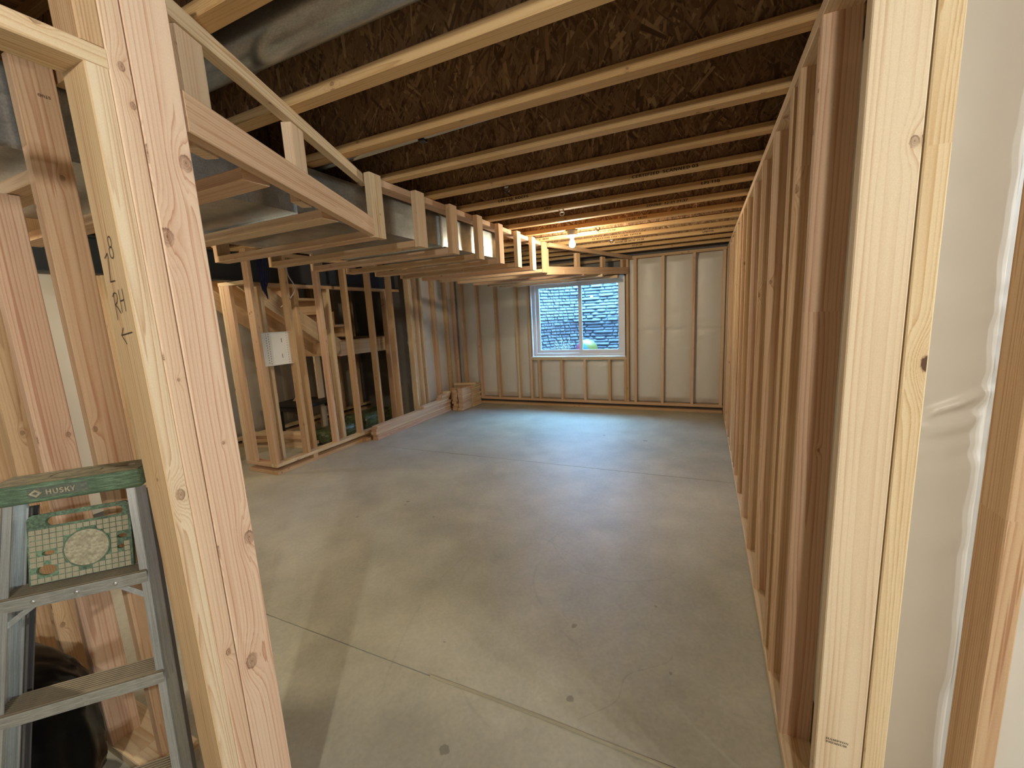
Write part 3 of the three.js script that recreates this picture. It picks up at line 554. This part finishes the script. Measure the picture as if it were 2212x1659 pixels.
// ================================================================ STAIRS AND CLUTTER BEHIND THE STUD WALL
{
  const s = thing('staircase', 'rough wooden stair stringers running down to a boxed landing', 'stairs');
  const stringer = (x, m) => {
    // sloping board from the landing up towards the passage
    const a = new THREE.Vector3(x, 1.22, -4.19), b = new THREE.Vector3(x, 2.30, -2.62), L = a.distanceTo(b);
    const p = part(s, 'stringer', boardGeo(0.038, 0.19, L, 'z', rnd()), woodMat(m), a.clone().add(b).multiplyScalar(0.5).toArray()); p.rotation.x = Math.atan2(b.y - a.y, -(b.z - a.z)) * -1;
    p.rotation.x = -Math.atan2(b.y - a.y, b.z - a.z);
  };
  stringer(-4.50, 2); stringer(-4.95, 5); stringer(-5.40, 3);
  for (let i = 0; i < 6; i++) {
    const y = 1.50 + i * 0.17, z = -4.10 + i * 0.247;
    board(s, 'tread', -5.45, -4.46, y, y + 0.03, z, z - 0.27, woodMat(5), 'x'); board(s, 'riser', -5.45, -4.46, y - 0.14, y, z - 0.245, z - 0.263, woodMat(3), 'x');
  }
  board(s, 'landing_rim', -5.45, -4.50, 1.105, 1.295, -4.17, -4.208, woodMat(5), 'x');
  board(s, 'landing_rim', -4.50, -4.462, 1.105, 1.295, -4.17, -5.5, woodMat(2), 'z');
  board(s, 'landing_rim', -5.45, -4.50, 1.105, 1.295, -5.46, -5.5, woodMat(5), 'x');
  board(s, 'landing_deck', -5.45, -4.46, 1.296, 1.314, -4.23, -5.5, woodMat(3), 'z');
  board(s, 'landing_post', -4.56, -4.522, 0, 1.105, -5.3, -5.389, woodMat(3), 'y');
  board(s, 'landing_post', -5.02, -4.982, 0, 1.105, -4.17, -4.259, woodMat(2), 'y');
  board(s, 'landing_post', -5.42, -5.382, 0, 1.105, -4.17, -4.259, woodMat(5), 'y');
}
{ // low voltage panel between two studs
  const p = thing('wiring_panel', 'white perforated metal wiring enclosure fixed between two studs', 'panel', [-4.062, 1.14, -2.955]);
  const sh = new THREE.Shape(); sh.moveTo(-0.172, 0); sh.lineTo(0.172, 0); sh.lineTo(0.172, 0.345); sh.lineTo(-0.172, 0.345); sh.closePath();
  const hole = (x, y, w, h) => { const q = new THREE.Path(); q.moveTo(x - w, y - h); q.lineTo(x - w, y + h); q.lineTo(x + w, y + h); q.lineTo(x + w, y - h); q.closePath(); sh.holes.push(q); };
  for (let i = 0; i < 13; i++) { const y = 0.02 + i * 0.0255; hole(0.142, y, 0.004, 0.005); hole(-0.062, y, 0.004, 0.005); hole(-0.088, y + (i < 12 ? 0.012 : -0.006), 0.004, 0.005); }
  hole(0.07, 0.09, 0.004, 0.022); hole(0.08, 0.255, 0.004, 0.022);
  part(p, 'back_plate', new THREE.ExtrudeGeometry(sh, { depth: 0.004, bevelEnabled: false }), white, [-0.03, 0, 0], [0, Math.PI / 2, 0]);
  for (const y of [0, 0.341]) part(p, 'rim', bx(-0.03, 0.0, y, y + 0.004, -0.172, 0.172), white);
  part(p, 'back_box', bx(-0.075, -0.07, 0, 0.345, -0.172, 0.172), darkMetal);
}
{ // cables hanging under the beam
  const tube = (pts, r, n = 30) => new THREE.TubeGeometry(new THREE.CatmullRomCurve3(pts.map((p) => new THREE.Vector3(...p))), n, r, 8);
  const c = thing('cable_bundle', 'loop of dark blue data cables hanging under the steel beam', 'cables');
  for (let i = 0; i < 5; i++) { const o = (i - 2) * 0.012; part(c, 'cable', tube([[-4.14 + o, 2.29, -3.02 + o], [-4.15, 2.1, -3.0 + o * 2], [-4.15 + o, 1.9 - 0.02 * i, -2.98], [-4.15, 2.02, -2.96 - o], [-4.14, 2.29, -2.94 - o]], 0.0045), new THREE.MeshStandardMaterial({ color: '#1f2f66', roughness: 0.5 })); }
  single('white_cable', tube([[-4.13, 2.29, -3.26], [-4.12, 2.1, -3.24], [-4.11, 1.95, -3.30], [-4.13, 1.82, -3.22], [-4.24, 1.75, -3.2]], 0.006), white, 'white cable dropping down beside a stud under the steel beam', 'cable');
}
{ // work table
  const t = thing('work_table', 'low dark folding work table behind the stud wall', 'table', [-5.10, 0, -4.02], 0.12);
  part(t, 'table_top', at(new RoundedBoxGeometry(0.62, 0.05, 0.5, 2, 0.008), 0, 0.475, 0), darkMetal);
  for (const z of [-0.208, 0.208]) part(t, 'apron', bx(-0.28, 0.28, 0.38, 0.45, z - 0.008, z + 0.008), darkMetal);
  for (const [x, z] of [[-0.26, 0.2], [0.26, 0.2], [-0.26, -0.2], [0.26, -0.2]]) part(t, 'leg', bx(x - 0.022, x + 0.022, 0, 0.45, z - 0.022, z + 0.022), darkMetal);
  single('label_tag', bx(-0.02, 0.02, -0.05, 0.05, -0.001, 0.001), white, 'white paper tag hanging at the table edge', 'tag', [-4.66, 0.30, -3.74]);
  single('cutoff_triangle', new THREE.ExtrudeGeometry(new THREE.Shape([new THREE.Vector2(0, 0), new THREE.Vector2(0.14, 0), new THREE.Vector2(0.11, 0.09)]), { depth: 0.02, bevelEnabled: false }), woodMat(2), 'triangular wood cutoff standing on the dark table', 'offcut', [-5.25, 0.501, -3.96]);
}
[[-5.35, 0.0, -3.35, 0.25, 1.0], [-5.3, 0.039, -3.38, 0.2, 0.95], [-5.38, 0.078, -3.33, 0.32, 0.9], [-5.32, 0.117, -3.36, 0.15, 0.8], [-5.4, 0.156, -3.35, 0.3, 0.85]].forEach(([x, y, z, a, l], i) => single('scrap_board', boardGeo(l, 0.038, 0.089, 'x', i), woodMat([2, 0, 5, 1, 2][i]), `scrap board beside the dark table, ${['lowest', 'second', 'middle', 'fourth', 'topmost'][i]} of its pile`, 'board', [x + 0.38, y + 0.0195, z - 0.12], [0, a, 0], 'scrap boards beside the table'));
{ // green insulation bundles on the floor
  const blob = (sx, sy, sz, s) => { const g = new RoundedBoxGeometry(sx, sy, sz, 14, Math.min(sx, sy, sz) * 0.42), p = g.attributes.position; for (let i = 0; i < p.count; i++) { const x = p.getX(i), y = p.getY(i), z = p.getZ(i), k = 0.05 * (fbm(x * 9 + s, z * 9 + y * 7, s, 3) - 0.5) + 0.025 * (vn(x * 40 + y * 30, z * 14, s) - 0.5); p.setXYZ(i, x * (1 + k * 2), Math.max(-sy / 2, y + k), z * (1 + k * 2)); } g.computeVertexNormals(); return g; };
  const m = new THREE.MeshStandardMaterial({ map: mottled(41, [84, 96, 62], 1.1), roughness: 0.35 });
  single('insulation_bag', blob(0.4, 0.2, 0.75, 3), m, 'crumpled green plastic insulation bag lying under the landing', 'bag', [-4.64, 0.1, -4.75], [0, 0.06, 0]);
  single('insulation_bag', blob(0.36, 0.17, 0.6, 7), m, 'crumpled green plastic insulation bag lying before the dark table', 'bag', [-4.56, 0.085, -3.95], [0, 0.05, 0]);
  single('tool_case', at(new RoundedBoxGeometry(0.5, 0.26, 0.3, 3, 0.03), 0, 0.13, 0), blackPlastic, 'black tool case behind the corner of the stud wall', 'case', [-5.15, 0, -2.72], [0, 0.3, 0]);
}

// ================================================================ LUMBER STACKS
const ORD = ['lowest', 'second', 'third', 'fourth', 'fifth', 'sixth', 'seventh', 'eighth', 'ninth', 'tenth'];
const nth = (k, n) => (k === 0 ? 'lowest' : k === n - 1 ? 'topmost' : ORD[k] + ' from the floor');
for (let k = 0; k < 5; k++) single('long_board', boardGeo(0.089, 0.0365, 1.75 + 0.05 * hash(k, 1, 1), 'z', k * 0.4, 0, 0.004), woodMat([4, 1, 2, 4, 0][k]), `long board along the stud wall, ${nth(k, 5)} of its stack`, 'board', [-3.909 + 0.02 * (hash(k, 2, 2) - 0.5), 0.0185 + k * 0.038, -4.015 - 0.895 - 0.03 * hash(k, 3, 3)], [0, 0.006 * (hash(k, 4, 4) - 0.5), 0], 'long boards stacked along the wall');
single('wood_block', boardGeo(0.07, 0.038, 0.09, 'z', 0.2), woodMat(3), 'small block lying beside the near end of the long boards', 'block', [-4.00, 0.02, -3.99]);
[[-5.09, 0.69, 0.209], [-5.53, 0.27, 0.247], [-5.56, 0.24, 0.285], [-5.70, 0.1, 0.323]].forEach(([z, l, y], i) => single('short_board', boardGeo(0.089, 0.0365, l, 'z', i, 0, 0.004), woodMat([2, 5, 0, 2][i]), ['pale board lying lengthwise on the long board stack', 'second board of the steps on the long board stack', 'third board of the steps on the long board stack', 'topmost tiny offcut of the steps on the long board stack'][i], 'board', [-3.915 + 0.01 * i, y - 0.0005, z - l / 2], [0, 0, 0], 'stepped boards on the long stack'));
const piles = [[-3.675, -5.83, 'in the pile touching the long boards', 'cut boards in the front pile'], [-3.66, -6.14, 'in the square pile against the window wall', 'cut boards in the rear pile'], [-3.79, -5.835, 'in the pile close to the left stud wall', 'cut boards in the side pile']];
piles.forEach(([x, z, where, group], c) => {
  for (let k = 0; k < 10; k++) {
    const l = 0.29 + 0.03 * (hash(k, c, 4) - 0.5);
    single('cut_board', boardGeo(0.089, 0.0365, l, 'z', k * 0.3 + c, 0, 0.004), woodMat([0, 2, 1, 4, 0, 3][(k * 3 + c) % 6]), `short cut board ${where}, ${nth(k, 10)}`, 'board', [x + 0.024 * (hash(k, c, 5) - 0.5), 0.0185 + k * 0.038, z - l / 2 + 0.02 * (hash(k, c, 6) - 0.5)], [0, 0.07 * (hash(k, c, 7) - 0.5), 0], group);
  }
});
single('loose_board', boardGeo(0.38, 0.0375, 0.06, 'x', 0.3), woodMat(2), 'loose board lying askew on top of the cut board piles', 'board', [-3.76, 0.40, -6.16], [0, 0.35, 0]);

// ================================================================ LADDER
const font = await new FontLoader().loadAsync('fonts/droid/droid_sans_bold.typeface.json');
{
  const L = thing('step_ladder', 'folded aluminium step ladder with green top cap leaning inside the door opening', 'ladder', [-1.411, 0, -0.290]);
  L.rotation.order = 'YXZ'; L.rotation.set(-0.254, 0.808, 0);
  const green = new THREE.MeshStandardMaterial({ map: mottled(61, [92, 116, 92], 0.75), roughness: 0.6 });
  const grime = new THREE.MeshStandardMaterial({ map: mottled(63, [110, 104, 78], 0.8), roughness: 0.85 });
  const dust = new THREE.MeshStandardMaterial({ map: mottled(67, [158, 152, 128], 0.45), roughness: 0.9 });
  const tread = new THREE.MeshStandardMaterial({ map: mottled(71, [134, 124, 104], 0.5), metalness: 0.35, roughness: 0.6 });
  const dk = new THREE.MeshStandardMaterial({ map: mottled(73, [92, 90, 88], 0.4), metalness: 0.4, roughness: 0.55 });
  const Y = (h) => h / Math.cos(0.254), half = (s) => 0.145 + (1.12 - s) * 0.07;
  // rails: C channels opening inwards
  const rail = (sgn, zf, zb, s0, s1, inset, mat) => {
    const gs = []; const a = half(s0) - inset, b = half(s1) - inset;
    const slab = (o0, o1, z0, z1) => { const g = new THREE.BoxGeometry(1, 1, 1), p = g.attributes.position; for (let i = 0; i < p.count; i++) { const t = p.getY(i) + 0.5, w = a + (b - a) * t, o = p.getX(i) > 0 ? o1 : o0; p.setXYZ(i, sgn * (w - o), s0 + (s1 - s0) * t, p.getZ(i) > 0 ? z1 : z0); } if (sgn < 0 === (o0 > o1)) g.index.array.reverse(); const q = g.toNonIndexed(); q.computeVertexNormals(); return q; };
    gs.push(slab(0.0035, 0, zb, zf), slab(0.022, 0, zf - 0.003, zf), slab(0.022, 0, zb, zb + 0.003));
    return mergeGeometries(gs);
  };
  const dbl = (m) => { const c = m.clone(); c.side = THREE.DoubleSide; return c; };
  const aluD = dbl(alu), dkD = dbl(dk);
  part(L, 'front_rail', rail(1, 0, -0.065, 0.0, 1.12, 0, aluD), aluD);
  part(L, 'front_rail', rail(-1, 0, -0.065, 0.0, 1.12, 0, aluD), aluD);
  part(L, 'rear_rail', rail(1, -0.072, -0.1, 0.0, 1.11, 0.004, dkD), dkD);
  part(L, 'rear_rail', rail(-1, -0.072, -0.1, 0.0, 1.11, 0.004, dkD), dkD);
  for (const x of [-1, 1]) part(L, 'foot', bx(x * half(0) - 0.016, x * half(0) + 0.016, -0.002, 0.03, -0.07, 0.004), blackPlastic);
  // cap
  const cap = part(L, 'top_cap', at(new RoundedBoxGeometry(0.335, 0.056, 0.115, 4, 0.012), 0, 1.146, -0.045), green);
  const topShape = new THREE.Shape(); topShape.absellipse(0, 0, 0.055, 0.03, 0, Math.PI * 2);
  { const c = new THREE.Vector3(0, 1.118, 0.012), q = c.clone().applyEuler(new THREE.Euler(0.254, 0, 0)); cap.rotation.x = 0.254; cap.position.copy(c).sub(q); }
  part(cap, 'paint_recess', new THREE.TorusGeometry(0.045, 0.0035, 8, 40).scale(1.25, 0.75, 1), grime, [0.0, 1.1735, -0.045], [-Math.PI / 2, 0, 0]);
  part(cap, 'tool_slot', at(new RoundedBoxGeometry(0.05, 0.004, 0.016, 2, 0.0018), 0.11, 1.1735, -0.05), blackPlastic);
  part(cap, 'dust_layer', at(new RoundedBoxGeometry(0.325, 0.003, 0.105, 2, 0.001), 0, 1.1735, -0.045), grime);
  part(cap, 'badge_panel', at(new RoundedBoxGeometry(0.128, 0.03, 0.004, 2, 0.0015), -0.016, 1.147, 0.0118), new THREE.MeshStandardMaterial({ map: mottled(69, [92, 100, 86], 0.5), roughness: 0.7 }));
  const tg = new TextGeometry('HUSKY', { font, size: 0.0145, depth: 0.003, curveSegments: 3 }); tg.computeBoundingBox();
  part(cap, 'brand_lettering', tg, dust, [-0.042, 1.140, 0.0135]);
  const dia = new THREE.Shape([[-0.014, 0], [0, 0.011], [0.014, 0], [0, -0.011]].map((p) => new THREE.Vector2(...p))); const dh = new THREE.Path([[-0.006, 0], [0, -0.0045], [0.006, 0], [0, 0.0045]].map((p) => new THREE.Vector2(...p))); dia.holes.push(dh);
  part(cap, 'brand_emblem', new THREE.ExtrudeGeometry(dia, { depth: 0.003, bevelEnabled: false }), dust, [-0.062, 1.147, 0.0135]);
  // paint shelf folded up between the rails
  const sh = new THREE.Shape(); const w = 0.115, y0 = 0.895, y1 = 1.085, r = 0.02;
  sh.moveTo(-w, y0); sh.lineTo(w, y0); sh.lineTo(w, y1 - r); sh.quadraticCurveTo(w, y1, w - r, y1); sh.lineTo(-w + r, y1); sh.quadraticCurveTo(-w, y1, -w, y1 - r); sh.closePath();
  const slot = new THREE.Path(); slot.absellipse(-0.062, 1.061, 0.013, 0.012, Math.PI / 2, Math.PI * 1.5); slot.lineTo(0.085, 1.049); slot.absellipse(0.085, 1.061, 0.013, 0.012, -Math.PI / 2, Math.PI / 2); slot.closePath(); sh.holes.push(slot);
  const ov = (x, y, a, b) => { const p = new THREE.Path(); p.absellipse(x, y, a, b, 0, Math.PI * 2); sh.holes.push(p); };
  ov(-0.072, 0.975, 0.014, 0.007); ov(-0.078, 0.93, 0.022, 0.014); ov(0.092, 0.985, 0.012, 0.006); ov(0.09, 0.955, 0.012, 0.006);
  const shelf = part(L, 'paint_shelf', new THREE.ExtrudeGeometry(sh, { depth: 0.012, bevelEnabled: false, curveSegments: 24 }), green, [0, 0, -0.045]);
  const pads = []; for (let j = 0; j < 10; j++) for (let i = 0; i < 15; i++) {
    const x = -0.104 + i * 0.0148, y = 0.903 + j * 0.0148; if (Math.hypot(x - 0.012, y - 0.972) < 0.056) continue;
    if ([[-0.072, 0.975, 0.014, 0.007], [-0.078, 0.93, 0.022, 0.014], [0.092, 0.985, 0.012, 0.006], [0.09, 0.955, 0.012, 0.006]].some(([a, b, c, d]) => ((x - a) / (c + 0.005)) ** 2 + ((y - b) / (d + 0.005)) ** 2 < 1)) continue;
    pads.push(at(new THREE.BoxGeometry(0.0128, 0.0128, 0.002), x, y, -0.032));
  }
  const pd = part(L, 'shelf_grid', mergeGeometries(pads), dust); pd.userData.kind = 'stuff';
  part(L, 'bucket_ring', new THREE.TorusGeometry(0.052, 0.0018, 6, 48), green, [0.012, 0.972, -0.0315]);
  part(L, 'bucket_disc', new THREE.CylinderGeometry(0.050, 0.050, 0.0025, 40), dust, [0.012, 0.972, -0.0325], [Math.PI / 2, 0, 0]);
  // treads
  for (const [s, i] of [[0.885, 0], [0.597, 1], [0.31, 2]]) {
    const h = half(s) - 0.003; const st = part(L, 'step', mergeGeometries([new THREE.BoxGeometry(h * 2, 0.003, 0.08), at(new THREE.BoxGeometry(h * 2, 0.003, 0.003), 0, 0.002, 0.03)]), tread, [0, s, -0.032], [0.254, 0, 0]);
    const ribs = []; for (let k = 0; k < 9; k++) ribs.push(at(new THREE.BoxGeometry(h * 2 - 0.004, 0.003, 0.0045), 0, 0.0028, -0.034 + k * 0.0085));
    part(st, 'tread_rib', mergeGeometries(ribs), tread);
    part(st, 'step_lip', at(new RoundedBoxGeometry(h * 2, 0.034, 0.003, 1, 0.001), 0, -0.016, 0.0395), alu);
    for (const x of [-1, 1]) part(L, 'rivet', new THREE.SphereGeometry(0.0055, 12, 8).scale(1, 1, 0.5), zinc, [x * (h - 0.008), s - 0.022, 0.001]);
    if (!i) {
      for (const x of [-0.09, 0.0, 0.085]) part(st, 'rivet', new THREE.SphereGeometry(0.0055, 12, 8).scale(1, 1, 0.5), zinc, [x, -0.016, 0.0415]);
      for (const x of [-1, 1]) { const g = new THREE.BoxGeometry(0.014, 0.085, 0.003); part(L, 'brace', g, alu, [x * (h - 0.036), s - 0.058, -0.004], [0, 0, x * 0.95]); }
    }
  }
}
// black rubbish bag
{
  const g = new THREE.SphereGeometry(1, 72, 48), p = g.attributes.position;
  for (let i = 0; i < p.count; i++) {
    let x = p.getX(i), y = p.getY(i), z = p.getZ(i); const a = Math.atan2(z, x);
    const sq = (v, e) => Math.sign(v) * Math.abs(v) ** e; const k = 1 + 0.12 * (fbm(a * 2.2 + 9, y * 3, 5, 3) - 0.5) + 0.07 * (vn(a * 9, y * 4 + a, 8) - 0.5) * (1 - y * 0.3) + 0.035 * (vn(a * 22 + y * 6, y * 9, 12) - 0.5);
    x = sq(x, 0.75) * k * 0.34; z = sq(z, 0.75) * k * 0.225; y = Math.max(-0.26, sq(y, 0.6) * 0.285 * (1 + 0.1 * (vn(x * 12, z * 12, 4) - 0.5)));
    p.setXYZ(i, x, y + 0.26, z);
  }
  g.computeVertexNormals();
  single('rubbish_bag', g, new THREE.MeshPhysicalMaterial({ color: '#050506', roughness: 0.3, specularIntensity: 0.35 }), 'stuffed black plastic rubbish bag behind the step ladder', 'bag', [-2.06, 0, -0.285], [0, 0.15, 0]);
}
scene.traverse((o) => { if (o.isMesh) { o.castShadow = o.receiveShadow = true; } });
console.log('boards', boardCount);
renderer.render(scene, camera);
